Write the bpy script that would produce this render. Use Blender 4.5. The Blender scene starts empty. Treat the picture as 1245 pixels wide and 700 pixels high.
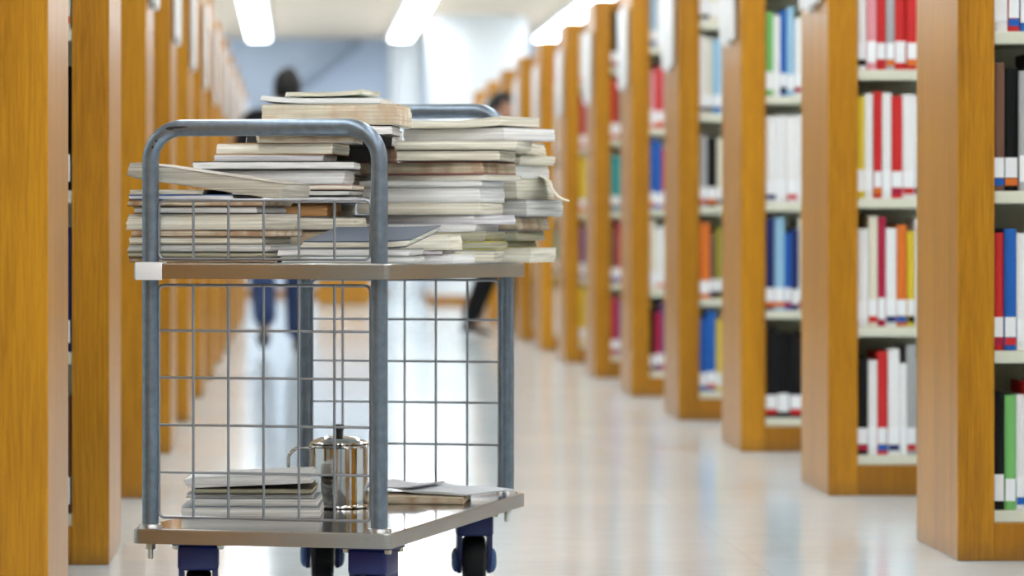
import bpy, bmesh, math, random
from mathutils import Vector, Matrix
random.seed(7)
C = bpy.context.scene.collection
F = 4800.0; CU = 360.0; CV = 277.0; H = 0.75
PI = math.pi

# ---------------------------------------------------------------- materials
def new_mat(name):
    m = bpy.data.materials.new(name); m.use_nodes = True
    nt = m.node_tree; b = nt.nodes['Principled BSDF']
    return m, nt, b
def plain(name, col, rough=.5, metal=0, spec=.5, noise=0, nscale=8, coat=0):
    m, nt, b = new_mat(name)
    b.inputs['Roughness'].default_value = rough
    b.inputs['Metallic'].default_value = metal
    b.inputs['Specular IOR Level'].default_value = spec
    b.inputs['Coat Weight'].default_value = coat
    if noise:
        tc = nt.nodes.new('ShaderNodeTexCoord'); n = nt.nodes.new('ShaderNodeTexNoise')
        n.inputs['Scale'].default_value = nscale; n.inputs['Detail'].default_value = 6
        r = nt.nodes.new('ShaderNodeValToRGB')
        r.color_ramp.elements[0].position = .3; r.color_ramp.elements[1].position = .7
        r.color_ramp.elements[0].color = [c*(1-noise) for c in col]+[1]
        r.color_ramp.elements[1].color = [min(1, c*(1+noise)) for c in col]+[1]
        nt.links.new(tc.outputs['Object'], n.inputs['Vector'])
        nt.links.new(n.outputs['Fac'], r.inputs['Fac'])
        nt.links.new(r.outputs['Color'], b.inputs['Base Color'])
    else:
        b.inputs['Base Color'].default_value = (*col, 1)
    return m
def wood(name, c1, c2, rough=.32):
    m, nt, b = new_mat(name)
    tc = nt.nodes.new('ShaderNodeTexCoord'); oi = nt.nodes.new('ShaderNodeObjectInfo')
    ad = nt.nodes.new('ShaderNodeVectorMath'); ad.operation = 'ADD'
    sc = nt.nodes.new('ShaderNodeVectorMath'); sc.operation = 'SCALE'; sc.inputs['Scale'].default_value = 7
    cx = nt.nodes.new('ShaderNodeCombineXYZ')
    for k in range(3): nt.links.new(oi.outputs['Random'], cx.inputs[k])
    nt.links.new(cx.outputs[0], sc.inputs[0])
    nt.links.new(tc.outputs['Object'], ad.inputs[0]); nt.links.new(sc.outputs[0], ad.inputs[1])
    mp = nt.nodes.new('ShaderNodeMapping'); mp.inputs['Scale'].default_value = (110, 110, 4.5)
    nt.links.new(ad.outputs[0], mp.inputs['Vector'])
    n = nt.nodes.new('ShaderNodeTexNoise'); n.inputs['Scale'].default_value = 1.6
    n.inputs['Detail'].default_value = 8; n.inputs['Roughness'].default_value = .65; n.inputs['Distortion'].default_value = .5
    nt.links.new(mp.outputs[0], n.inputs['Vector'])
    mp2 = nt.nodes.new('ShaderNodeMapping'); mp2.inputs['Scale'].default_value = (16, 16, .8)
    nt.links.new(ad.outputs[0], mp2.inputs['Vector'])
    n2 = nt.nodes.new('ShaderNodeTexNoise'); n2.inputs['Scale'].default_value = 1; n2.inputs['Detail'].default_value = 3
    nt.links.new(mp2.outputs[0], n2.inputs['Vector'])
    mx = nt.nodes.new('ShaderNodeMath'); mx.operation = 'MULTIPLY_ADD'; mx.inputs[1].default_value = .65
    ml = nt.nodes.new('ShaderNodeMath'); ml.operation = 'MULTIPLY'; ml.inputs[1].default_value = .35
    nt.links.new(n2.outputs['Fac'], ml.inputs[0])
    nt.links.new(n.outputs['Fac'], mx.inputs[0]); nt.links.new(ml.outputs[0], mx.inputs[2])
    r = nt.nodes.new('ShaderNodeValToRGB')
    r.color_ramp.elements[0].position = .33; r.color_ramp.elements[1].position = .62
    r.color_ramp.elements[0].color = (*c1, 1); r.color_ramp.elements[1].color = (*c2, 1)
    nt.links.new(mx.outputs[0], r.inputs['Fac'])
    # each case a slightly different cut of timber
    hv = nt.nodes.new('ShaderNodeHueSaturation')
    mr = nt.nodes.new('ShaderNodeMapRange'); mr.inputs['To Min'].default_value = .86; mr.inputs['To Max'].default_value = 1.1
    nt.links.new(oi.outputs['Random'], mr.inputs['Value']); nt.links.new(mr.outputs[0], hv.inputs['Value'])
    nt.links.new(r.outputs['Color'], hv.inputs['Color'])
    # scuffed foot of the panel
    sx = nt.nodes.new('ShaderNodeSeparateXYZ'); nt.links.new(tc.outputs['Object'], sx.inputs[0])
    n3 = nt.nodes.new('ShaderNodeTexNoise'); n3.inputs['Scale'].default_value = 40; n3.inputs['Detail'].default_value = 5
    nt.links.new(tc.outputs['Object'], n3.inputs['Vector'])
    m3 = nt.nodes.new('ShaderNodeMath'); m3.operation = 'MULTIPLY_ADD'; m3.inputs[1].default_value = .06; 
    nt.links.new(n3.outputs['Fac'], m3.inputs[0]); nt.links.new(sx.outputs['Z'], m3.inputs[2])
    r3 = nt.nodes.new('ShaderNodeMapRange'); r3.inputs['From Min'].default_value = .03; r3.inputs['From Max'].default_value = .075
    r3.inputs['To Min'].default_value = .45; r3.inputs['To Max'].default_value = 0
    nt.links.new(m3.outputs[0], r3.inputs['Value'])
    mc = nt.nodes.new('ShaderNodeMix'); mc.data_type = 'RGBA'; mc.inputs['B'].default_value = (.12, .075, .03, 1)
    nt.links.new(r3.outputs[0], mc.inputs['Factor']); nt.links.new(hv.outputs['Color'], mc.inputs['A'])
    nt.links.new(mc.outputs['Result'], b.inputs['Base Color'])
    b.inputs['Roughness'].default_value = rough; b.inputs['Specular IOR Level'].default_value = .42
    bp = nt.nodes.new('ShaderNodeBump'); bp.inputs['Strength'].default_value = .06; bp.inputs['Distance'].default_value = .002
    nt.links.new(n.outputs['Fac'], bp.inputs['Height']); nt.links.new(bp.outputs[0], b.inputs['Normal'])
    return m
def pages(name, c1, c2, sc=420, stain=None):
    m, nt, b = new_mat(name)
    tc = nt.nodes.new('ShaderNodeTexCoord'); mp = nt.nodes.new('ShaderNodeMapping')
    mp.inputs['Scale'].default_value = (5, 5, sc)
    n = nt.nodes.new('ShaderNodeTexNoise'); n.inputs['Scale'].default_value = 1; n.inputs['Detail'].default_value = 4
    nt.links.new(tc.outputs['Object'], mp.inputs['Vector']); nt.links.new(mp.outputs[0], n.inputs['Vector'])
    r = nt.nodes.new('ShaderNodeValToRGB')
    r.color_ramp.elements[0].position = .34; r.color_ramp.elements[1].position = .6
    r.color_ramp.elements[0].color = (*c1, 1); r.color_ramp.elements[1].color = (*c2, 1)
    nt.links.new(n.outputs['Fac'], r.inputs['Fac']); out = r.outputs['Color']
    if stain:
        n2 = nt.nodes.new('ShaderNodeTexNoise'); n2.inputs['Scale'].default_value = 22; n2.inputs['Detail'].default_value = 3
        mp2 = nt.nodes.new('ShaderNodeMapping'); mp2.inputs['Scale'].default_value = (1, 1, .5)
        nt.links.new(tc.outputs['Object'], mp2.inputs['Vector']); nt.links.new(mp2.outputs[0], n2.inputs['Vector'])
        mr = nt.nodes.new('ShaderNodeMapRange'); mr.inputs['From Min'].default_value = .45; mr.inputs['From Max'].default_value = .7
        nt.links.new(n2.outputs['Fac'], mr.inputs['Value'])
        mc = nt.nodes.new('ShaderNodeMix'); mc.data_type = 'RGBA'; mc.inputs['B'].default_value = (*stain, 1)
        nt.links.new(mr.outputs[0], mc.inputs['Factor']); nt.links.new(out, mc.inputs['A']); out = mc.outputs['Result']
    nt.links.new(out, b.inputs['Base Color'])
    b.inputs['Roughness'].default_value = .75; b.inputs['Specular IOR Level'].default_value = .2
    bp = nt.nodes.new('ShaderNodeBump'); bp.inputs['Strength'].default_value = .35; bp.inputs['Distance'].default_value = .001
    nt.links.new(n.outputs['Fac'], bp.inputs['Height']); nt.links.new(bp.outputs[0], b.inputs['Normal'])
    return m
def emit(name, col, s):
    m, nt, b = new_mat(name)
    b.inputs['Base Color'].default_value = (*col, 1)
    b.inputs['Emission Color'].default_value = (*col, 1); b.inputs['Emission Strength'].default_value = s
    return m
def brushed(name, col, rough, axis_scale, noise=.1):
    m, nt, b = new_mat(name)
    tc = nt.nodes.new('ShaderNodeTexCoord'); mp = nt.nodes.new('ShaderNodeMapping')
    mp.inputs['Scale'].default_value = axis_scale
    n = nt.nodes.new('ShaderNodeTexNoise'); n.inputs['Scale'].default_value = 1; n.inputs['Detail'].default_value = 5
    nt.links.new(tc.outputs['Object'], mp.inputs['Vector']); nt.links.new(mp.outputs[0], n.inputs['Vector'])
    r = nt.nodes.new('ShaderNodeValToRGB')
    r.color_ramp.elements[0].position = .35; r.color_ramp.elements[1].position = .65
    r.color_ramp.elements[0].color = [c*(1-noise) for c in col]+[1]; r.color_ramp.elements[1].color = [c*(1+noise) for c in col]+[1]
    nt.links.new(n.outputs['Fac'], r.inputs['Fac'])
    # darker grime spots
    n2 = nt.nodes.new('ShaderNodeTexNoise'); n2.inputs['Scale'].default_value = 55; n2.inputs['Detail'].default_value = 2
    nt.links.new(tc.outputs['Object'], n2.inputs['Vector'])
    mr = nt.nodes.new('ShaderNodeMapRange'); mr.inputs['From Min'].default_value = .69; mr.inputs['From Max'].default_value = .74
    mr.inputs['To Max'].default_value = .3
    nt.links.new(n2.outputs['Fac'], mr.inputs['Value'])
    mc = nt.nodes.new('ShaderNodeMix'); mc.data_type = 'RGBA'; mc.inputs['B'].default_value = (.1, .09, .08, 1)
    nt.links.new(mr.outputs[0], mc.inputs['Factor']); nt.links.new(r.outputs['Color'], mc.inputs['A'])
    nt.links.new(mc.outputs['Result'], b.inputs['Base Color'])
    b.inputs['Metallic'].default_value = 1
    rr = nt.nodes.new('ShaderNodeMapRange'); rr.inputs['To Min'].default_value = rough*.95; rr.inputs['To Max'].default_value = rough*1.06
    nt.links.new(n.outputs['Fac'], rr.inputs['Value']); nt.links.new(rr.outputs[0], b.inputs['Roughness'])
    return m

WOOD = wood('oak_wood', (.28, .105, .004), (.54, .24, .009), .29)
WOODK = wood('oak_wood_plinth', (.28, .105, .004), (.40, .165, .007), .3)
SHELF = plain('shelf_cream', (.66, .66, .54), .45)
DARKBACK = plain('case_back', (.07, .065, .055), .7)
WHITEP = plain('white_plastic', (.80, .82, .84), .4)
TUBE = plain('grey_tube', (.19, .24, .30), .32, .7, noise=.16, nscale=60)
STEEL = brushed('stainless_sheet', (.45, .45, .45), .30, (4, 4, 25), .04)
STEELTOP = brushed('stainless_top', (.46, .46, .47), .11, (200, 3, 3), .05)
WIRE = plain('wire_metal', (.30, .32, .35), .35, .85)
CHROME = plain('polished_steel', (.56, .55, .53), .07, 1)
BOLT = plain('bolt_zinc', (.62, .60, .52), .35, 1)
BLUE = plain('caster_blue', (.004, .010, .095), .33, 0, .5, .2, 30)
CAPBLUE = plain('caster_cover', (.02, .10, .26), .3)
RUBBER = plain('rubber_black', (.006, .006, .007), .5, spec=.3)
BLACK = plain('black_plastic', (.012, .012, .012), .35)
SCUFF = plain('black_scuff', (.015, .015, .02), .6)
LABELW = plain('label_white', (.85, .86, .88), .45)
WALLW = plain('paint_white', (.72, .75, .78), .6)
WALLB = plain('paint_blue_grey', (.60, .69, .84), .7)
CEIL = plain('ceiling_beige', (.80, .64, .49), .8)
LAMP = emit('lamp_tube', (.92, .97, 1), 10.5)
SKIN = plain('skin', (.50, .27, .18), .5)
HAIR = plain('hair_black', (.006, .006, .006), .55, spec=.25)
JACKET = plain('jacket_black', (.006, .006, .008), .8, spec=.15)
JEANS = plain('jeans_blue', (.012, .032, .105), .8, noise=.25, nscale=25)
TROUSER = plain('trousers_black', (.006, .006, .007), .8, spec=.2)
SHOE = plain('shoe_black', (.01, .01, .012), .45)
STAIRM = plain('stair_grey', (.27, .32, .42), .6)

PAGE = {
 'cream': pages('pages_cream', (.62, .58, .46), (.93, .90, .80)),
 'white': pages('pages_white', (.68, .68, .69), (.93, .93, .92)),
 'tan': pages('pages_tan', (.44, .36, .25), (.74, .65, .50), stain=(.42, .26, .15)),
 'grey': pages('pages_grey', (.44, .44, .43), (.84, .84, .81)),
 'aged': pages('pages_aged', (.48, .44, .34), (.84, .80, .68)),
 'agedgrey': pages('pages_aged_grey', (.38, .355, .30), (.68, .64, .55)),
 'kraft': pages('pages_kraft', (.36, .18, .07), (.55, .30, .13), 60),
 'creamtan': pages('pages_cream_tan', (.58, .51, .38), (.86, .80, .66), stain=(.62, .42, .26)),
 'olive': pages('pages_olive', (.28, .27, .18), (.50, .48, .36)),
 'lav': pages('pages_pale_violet', (.56, .55, .58), (.90, .88, .92)),
}
COV = {}
def cover(col, rough=.4):
    k = (tuple(col), rough)
    if k not in COV: COV[k] = plain('cover_%02d' % len(COV), col, rough, noise=.06, nscale=30)
    return COV[k]

# ---------------------------------------------------------------- mesh helpers
def obj(name, bm, mat=None, parent=None, smooth=True, angle=35):
    me = bpy.data.meshes.new(name)
    bmesh.ops.recalc_face_normals(bm, faces=bm.faces)
    if smooth:
        for f in bm.faces: f.smooth = True
        for e in bm.edges:
            if len(e.link_faces) == 2 and e.calc_face_angle(0) > math.radians(angle): e.smooth = False
    bm.to_mesh(me); bm.free()
    for m in (mat if isinstance(mat, (list, tuple)) else [mat]):
        if m: me.materials.append(m)
    o = bpy.data.objects.new(name, me); C.objects.link(o)
    if parent: o.parent = parent
    return o
def tag(o, label, cat, group=None):
    o['label'] = label; o['category'] = cat
    if group: o['group'] = group
    return o
def thing(name, label, cat, loc=(0, 0, 0), rotz=0, group=None):
    o = bpy.data.objects.new(name, None); C.objects.link(o)
    o.empty_display_size = .1
    o.location = loc; o.rotation_euler = (0, 0, rotz)
    return tag(o, label, cat, group)
def struct(name, bm, m, **k):
    o = obj(name, bm, m, **k); o['kind'] = 'structure'; return o
def box(bm, x0, x1, y0, y1, z0, z1, bev=0, mi=0, seg=2):
    t = bmesh.new()
    bmesh.ops.create_cube(t, size=1)
    for v in t.verts:
        v.co = Vector(((x0+x1)/2+v.co.x*(x1-x0), (y0+y1)/2+v.co.y*(y1-y0), (z0+z1)/2+v.co.z*(z1-z0)))
    if bev: bmesh.ops.bevel(t, geom=t.edges[:], offset=bev, segments=seg, affect='EDGES', profile=.5)
    for f in t.faces: f.material_index = mi
    merge(bm, t)
def merge(bm, t, mat=None):
    if mat is not None: bmesh.ops.transform(t, matrix=mat, verts=t.verts)
    me = bpy.data.meshes.new('tmp'); t.to_mesh(me); t.free(); bm.from_mesh(me); bpy.data.meshes.remove(me)
def tube(bm, pts, r, seg=10, caps=True, closed=False, mi=0):
    pts = [Vector(p) for p in pts]; n = len(pts); rings = []
    up = None
    for i, p in enumerate(pts):
        if closed: d = (pts[(i+1) % n]-pts[i-1])
        else: d = pts[min(i+1, n-1)]-pts[max(i-1, 0)]
        d.normalize()
        if up is None:
            up = Vector((0, 0, 1)) if abs(d.z) < .9 else Vector((0, 1, 0))
        s = d.cross(up).normalized(); up = s.cross(d).normalized()
        rr = r[i] if isinstance(r, (list, tuple)) else r
        rings.append([bm.verts.new(p+(s*math.cos(2*PI*k/seg)+up*math.sin(2*PI*k/seg))*rr) for k in range(seg)])
    m = n if closed else n-1
    for i in range(m):
        a, b = rings[i], rings[(i+1) % n]
        for k in range(seg):
            f = bm.faces.new((a[k], a[(k+1) % seg], b[(k+1) % seg], b[k])); f.material_index = mi
    if caps and not closed:
        bm.faces.new(rings[0][::-1]).material_index = mi; bm.faces.new(rings[-1]).material_index = mi
def lathe(bm, prof, seg=32, center=(0, 0, 0), mi=0):
    cx, cy, cz = center; rings = []
    for r, z in prof:
        if r < 1e-6: rings.append([bm.verts.new((cx, cy, cz+z))])
        else: rings.append([bm.verts.new((cx+r*math.cos(2*PI*k/seg), cy+r*math.sin(2*PI*k/seg), cz+z)) for k in range(seg)])
    for a, b in zip(rings, rings[1:]):
        if len(a) == 1 and len(b) == 1: continue
        for k in range(seg):
            k2 = (k+1) % seg
            if len(a) == 1: f = bm.faces.new((a[0], b[k], b[k2]))
            elif len(b) == 1: f = bm.faces.new((a[k], a[k2], b[0]))
            else: f = bm.faces.new((a[k], a[k2], b[k2], b[k]))
            f.material_index = mi
def arc(c, r, a0, a1, n, plane='xz', y=0):
    out = []
    for i in range(n+1):
        a = a0+(a1-a0)*i/n
        out.append((c[0]+r*math.cos(a), y, c[1]+r*math.sin(a)))
    return out

# ---------------------------------------------------------------- the room
FARY = 42.8; CEILZ = 2.8
def floor_mat():
    m, nt, b = new_mat('floor_tile')
    tc = nt.nodes.new('ShaderNodeTexCoord'); mp = nt.nodes.new('ShaderNodeMapping')
    mp.inputs['Location'].default_value = (.17, .1, 0)
    nt.links.new(tc.outputs['Object'], mp.inputs['Vector'])
    br = nt.nodes.new('ShaderNodeTexBrick'); br.offset = 0; br.squash = 1
    br.inputs['Scale'].default_value = 1; br.inputs['Brick Width'].default_value = .6; br.inputs['Row Height'].default_value = .6
    br.inputs['Mortar Size'].default_value = .0025; br.inputs['Mortar Smooth'].default_value = .2
    br.inputs['Color1'].default_value = (.68, .78, .83, 1); br.inputs['Color2'].default_value = (.62, .73, .80, 1)
    br.inputs['Mortar'].default_value = (.63, .68, .71, 1)
    nt.links.new(mp.outputs[0], br.inputs['Vector'])
    n = nt.nodes.new('ShaderNodeTexNoise'); n.inputs['Scale'].default_value = 9; n.inputs['Detail'].default_value = 6
    nt.links.new(tc.outputs['Object'], n.inputs['Vector'])
    mr = nt.nodes.new('ShaderNodeMapRange'); mr.inputs['To Min'].default_value = .93; mr.inputs['To Max'].default_value = 1.06
    nt.links.new(n.outputs['Fac'], mr.inputs['Value'])
    hv = nt.nodes.new('ShaderNodeHueSaturation'); nt.links.new(br.outputs['Color'], hv.inputs['Color']); nt.links.new(mr.outputs[0], hv.inputs['Value'])
    nt.links.new(hv.outputs['Color'], b.inputs['Base Color'])
    b.inputs['Roughness'].default_value = .12; b.inputs['Specular IOR Level'].default_value = .42
    n2 = nt.nodes.new('ShaderNodeTexNoise'); n2.inputs['Scale'].default_value = 14; n2.inputs['Detail'].default_value = 3
    nt.links.new(tc.outputs['Object'], n2.inputs['Vector'])
    bp = nt.nodes.new('ShaderNodeBump'); bp.inputs['Strength'].default_value = .05; bp.inputs['Distance'].default_value = .01
    nt.links.new(n2.outputs['Fac'], bp.inputs['Height']); nt.links.new(bp.outputs[0], b.inputs['Normal'])
    return m
XL, XR, Y0 = -9, 11, -6
bm = bmesh.new(); box(bm, XL, XR, Y0, FARY+.2, -.1, 0); struct('floor', bm, floor_mat())
bm = bmesh.new(); box(bm, XL, XR, Y0, FARY+.2, CEILZ, CEILZ+.1); struct('ceiling', bm, CEIL)
bm = bmesh.new(); box(bm, XL, XR, FARY, FARY+.2, 0, CEILZ); struct('wall_far', bm, WALLB)
bm = bmesh.new(); box(bm, XL-.2, XL, Y0, FARY+.2, 0, CEILZ); struct('wall_left', bm, WALLW)
bm = bmesh.new(); box(bm, XR, XR+.2, Y0, FARY+.2, 0, CEILZ); struct('wall_right', bm, WALLW)
bm = bmesh.new(); box(bm, XL, XR, FARY-.025, FARY, 0, .09, .004); struct('baseboard_far', bm, WOODK)

bm = bmesh.new(); box(bm, XL, XR, Y0-.2, Y0, 0, CEILZ); struct('wall_back', bm, plain('panel_grey', (.24, .25, .26), .6))
# ceiling lights in long rows
def light_fixture(x, y0, y1, label):
    t = thing('ceiling_light', label, 'ceiling light', (x, (y0+y1)/2, CEILZ), 0, 'long ceiling lights')
    L = (y1-y0)/2
    bm = bmesh.new(); box(bm, -.13, .13, -L, L, -.055, 0, .008); obj('housing', bm, WHITEP, t, smooth=False)
    bm = bmesh.new(); box(bm, -.105, .105, -L+.03, L-.03, -.08, -.055, .01); obj('diffuser', bm, LAMP, t)
side = {-.39: 'left', 1.10: 'middle', 2.62: 'right'}
for x in (-6.4, -3.4, -.39, 1.10, 2.62, 5.6, 8.6):
    k = 0; y1 = 41.6
    while y1 > -3:
        y0 = max(y1-5.3, -3.8)
        if x in side:
            lab = 'long ceiling light in the %s row, %s the far wall' % (side[x], 'nearest' if k == 0 else '%s from' % ['', 'second', 'third', 'fourth', 'fifth', 'sixth', 'seventh', 'eighth', 'ninth'][k])
        else:
            lab = 'long ceiling light over the %s shelves, %s light from the far wall' % ({-6.4: 'far left', -3.4: 'left', 5.6: 'right', 8.6: 'far right'}[x], ['first', 'second', 'third', 'fourth', 'fifth', 'sixth', 'seventh', 'eighth', 'ninth'][k])
        light_fixture(x, y0, y1, lab)
        y1 -= 5.62; k += 1

# pillars, stair and counter at the far end
bm = bmesh.new(); lathe(bm, [(0, 0), (.49, 0), (.49, CEILZ), (0, CEILZ)], 48)
o = struct('trim_1', bm, WALLW); o.location = (1.76, 38.4, 0)
bm = bmesh.new(); lathe(bm, [(.489, 0), (.505, 0), (.505, .09), (.489, .1)], 48)
o = struct('baseboard_pillar', bm, WOODK); o.location = (1.76, 38.4, 0)
bm = bmesh.new(); lathe(bm, [(0, 0), (.185, 0), (.185, CEILZ), (0, CEILZ)], 32)
o = struct('trim_2', bm, WALLW); o.location = (1.17, 42.3, 0)
def stair():
    t = thing('staircase', 'grey staircase rail slanting up across the blue far wall', 'staircase', (0, 42.55, 0))
    x0, z0, x1, z1 = -.55, 1.80, .68, CEILZ-.02
    bm = bmesh.new()
    d = Vector((x1-x0, 0, z1-z0)).normalized(); n = Vector((-d.z, 0, d.x))
    a = Vector((x0-1.6*d.x, 0, z0-1.6*d.z)); b = Vector((x1, 0, z1)) - n*.0
    vs = []
    for y in (-.07, .07):
        for p in (a-n*.07, b-n*.07, b+n*.03, a+n*.07): vs.append(bm.verts.new((p.x, y, min(p.z, CEILZ-.005))))
    q = vs
    for f in ((0, 1, 2, 3), (7, 6, 5, 4), (0, 4, 5, 1), (1, 5, 6, 2), (2, 6, 7, 3), (3, 7, 4, 0)): bm.faces.new([q[i] for i in f])
    obj('stringer', bm, STAIRM, t)
    bm = bmesh.new()
    foot = a
    box(bm, foot.x-.06, foot.x+.06, -.06, .06, 0, foot.z+.06, .004); obj('newel_post', bm, STAIRM, t)
stair()
def counter():
    t = thing('reading_counter', 'low orange wooden counter at the far end beyond the trolley', 'counter', (.5, 38.0, 0))
    bm = bmesh.new(); box(bm, -.30, .22, 0, .45, 0, .72, .006); obj('cabinet', bm, WOOD, t)
    bm = bmesh.new(); box(bm, -.32, .24, -.02, .47, .72, .75, .006); obj('worktop', bm, WOODK, t)
counter()

# ---------------------------------------------------------------- bookcases
STEP = 2.167; CASE_D = .59; CASE_H = 1.89; PT = .083; LEN = 1.0
SHELFZ = [.085, .445, .805, 1.165, 1.525]
ORD = ['nearest', 'second', 'third', 'fourth', 'fifth', 'sixth', 'seventh', 'eighth', 'ninth', 'tenth', 'eleventh', 'twelfth', 'thirteenth', 'fourteenth']
def case_meshes():
    """root-local: x=0 aisle face going +x (mirrored for the left row), y=0 front face going back"""
    M = {}
    def mk(n, bm, m):
        o = obj(n, bm, m, smooth=(n == 'sign_board')); me = o.data; bpy.data.objects.remove(o); M[n] = me
    bm = bmesh.new(); box(bm, 0, PT, 0, CASE_D, 0, CASE_H, .003); mk('end_panel', bm, WOOD)
    bm = bmesh.new(); box(bm, 0, .035, 0, CASE_D, 0, CASE_H, .003); mk('far_panel', bm, WOOD)
    bm = bmesh.new(); box(bm, PT, LEN, .004, CASE_D-.004, 0, .085, .002); mk('plinth', bm, WOODK)
    bm = bmesh.new(); box(bm, PT, LEN, .004, CASE_D-.004, CASE_H-.055, CASE_H-.004, .002); mk('top_board', bm, WOODK)
    bm = bmesh.new(); box(bm, PT, LEN, CASE_D/2-.008, CASE_D/2+.008, .085, CASE_H-.055); mk('back_board', bm, SHELF)
    bm = bmesh.new(); box(bm, PT, LEN, .012, CASE_D-.012, 0, .028, .003); mk('shelf', bm, SHELF)
    # hanging index sign fixed on the aisle face, reaching into the aisle
    bm = bmesh.new(); box(bm, -.021, -.006, -.20, .20, 0, .35, .006, seg=3); mk('sign_board', bm, WHITEP)
    bm = bmesh.new(); box(bm, -.024, 0, -.02, .02, -.012, .012, .002); mk('sign_bracket', bm, WHITEP)
    return M
CM = case_meshes()
def flipped(me):
    m2 = me.copy(); m2.transform(Matrix.Scale(-1, 4, (1, 0, 0))); m2.flip_normals(); return m2
CMF = {k: flipped(v) for k, v in CM.items()}
def bookcase(right, n, y, label=None):
    s = 1 if right else -1
    M = CM if right else CMF
    rn = 'right' if right else 'left'
    t = thing('bookcase', label or 'tall oak bookcase, %s in the %s row%s' % (ORD[n], rn, ' from the camera' if n else ' to the camera'), 'bookcase',
              (1.49 if right else -.416, y, 0), 0, '%s row of oak bookcases' % rn)
    def put(k, nm=None, loc=(0, 0, 0)):
        o = bpy.data.objects.new(nm or k, M[k]); C.objects.link(o); o.parent = t; o.location = loc; return o
    put('end_panel'); put('far_panel', 'end_panel', (s*LEN, 0, 0)); put('plinth'); put('top_board'); put('back_board')
    for z in SHELFZ: put('shelf', None, (0, 0, z))
    if label: return
    g = thing('index_sign', 'white index sign on the end of the %s %s bookcase' % (ORD[n], rn), 'sign', (t.location.x, y+.29, 1.385), 0, 'index signs on the bookcase ends')
    for k, z in (('sign_board', 0), ('sign_bracket', -.004), ('sign_bracket', .354)):
        o = bpy.data.objects.new(k, M[k]); C.objects.link(o); o.parent = g; o.location = (0, 0, z)
RY = [8.89+STEP*n for n in range(12)]
LY = [6.62+STEP*n for n in range(13)]
for n, y in enumerate(RY): bookcase(True, n, y)
for n, y in enumerate(LY): bookcase(False, n, y)

for k, w_ in ((1, 'beside'), (2, 'behind')):  # unseen cases added so the steel mug and decks have wood to reflect
    bookcase(True, 0, RY[0]-STEP*k, 'unseen oak bookcase added for reflections on the right, %s the photographer' % w_)
    bookcase(False, 0, LY[0]-STEP*k, 'unseen oak bookcase added for reflections on the left, %s the photographer' % w_)

# books standing on the shelves
COLS = {'white': (.80, .80, .80), 'cream': (.74, .70, .58), 'red': (.58, .03, .03), 'crimson': (.42, .02, .06), 'orange': (.72, .18, .03), 'yellow': (.70, .52, .04),
        'green': (.18, .48, .14), 'teal': (.02, .30, .32), 'blue': (.02, .12, .45), 'navy': (.02, .03, .14), 'light blue': (.30, .52, .70),
        'black': (.005, .005, .006), 'grey': (.40, .41, .42), 'brown': (.17, .09, .06), 'olive': (.30, .27, .04), 'pink': (.72, .30, .34), 'purple': (.15, .05, .22)}
SPINE = {k: plain('spine_'+k.replace(' ', '_'), v, .45, spec=.2) for k, v in COLS.items()}
def spine_book_mesh(w, d, h):
    bm = bmesh.new()
    # cover: two boards and a rounded spine (front at y=0), pages set inside
    t = min(.003, w*.15)
    box(bm, 0, t, .004, d, 0, h, 0); box(bm, w-t, w, .004, d, 0, h, 0)
    seg = 6
    top = []; bot = []
    for i in range(seg+1):
        a = PI*i/seg
        x = w/2-w/2*math.cos(a); y = .005-.005*math.sin(a)
        top.append(bm.verts.new((x, y, h))); bot.append(bm.verts.new((x, y, 0)))
    ti = [bm.verts.new((v.co.x, .006, h)) for v in top]; bi = [bm.verts.new((v.co.x, .006, 0)) for v in bot]
    for i in range(seg):
        bm.faces.new((bot[i], bot[i+1], top[i+1], top[i])); bm.faces.new((bi[i+1], bi[i], ti[i], ti[i+1]))
        bm.faces.new((top[i], top[i+1], ti[i+1], ti[i])); bm.faces.new((bot[i+1], bot[i], bi[i], bi[i+1]))
    nf = len(bm.faces)
    box(bm, t, w-t, .006, d-.004, .003, h-.004, 0, 1)
    return bm
def spine_label_mesh(w, kind):
    bm = bmesh.new()
    if kind:
        box(bm, .0015, w-.0015, -.0012, .006, .02, .02+kind, 0, 0); return bm
    box(bm, .0015, w-.0015, -.0012, .006, .03, .075, 0, 0)
    box(bm, .0015, w-.0015, -.0014, .006, .012, .028, 0, 1)
    return bm
SHELFN = ['bottom shelf', 'second shelf up', 'third shelf up', 'fourth shelf up', 'top shelf']
NTH = ['first', 'second', 'third', 'fourth', 'fifth', 'sixth', 'seventh', 'eighth', 'ninth', 'tenth']
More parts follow.
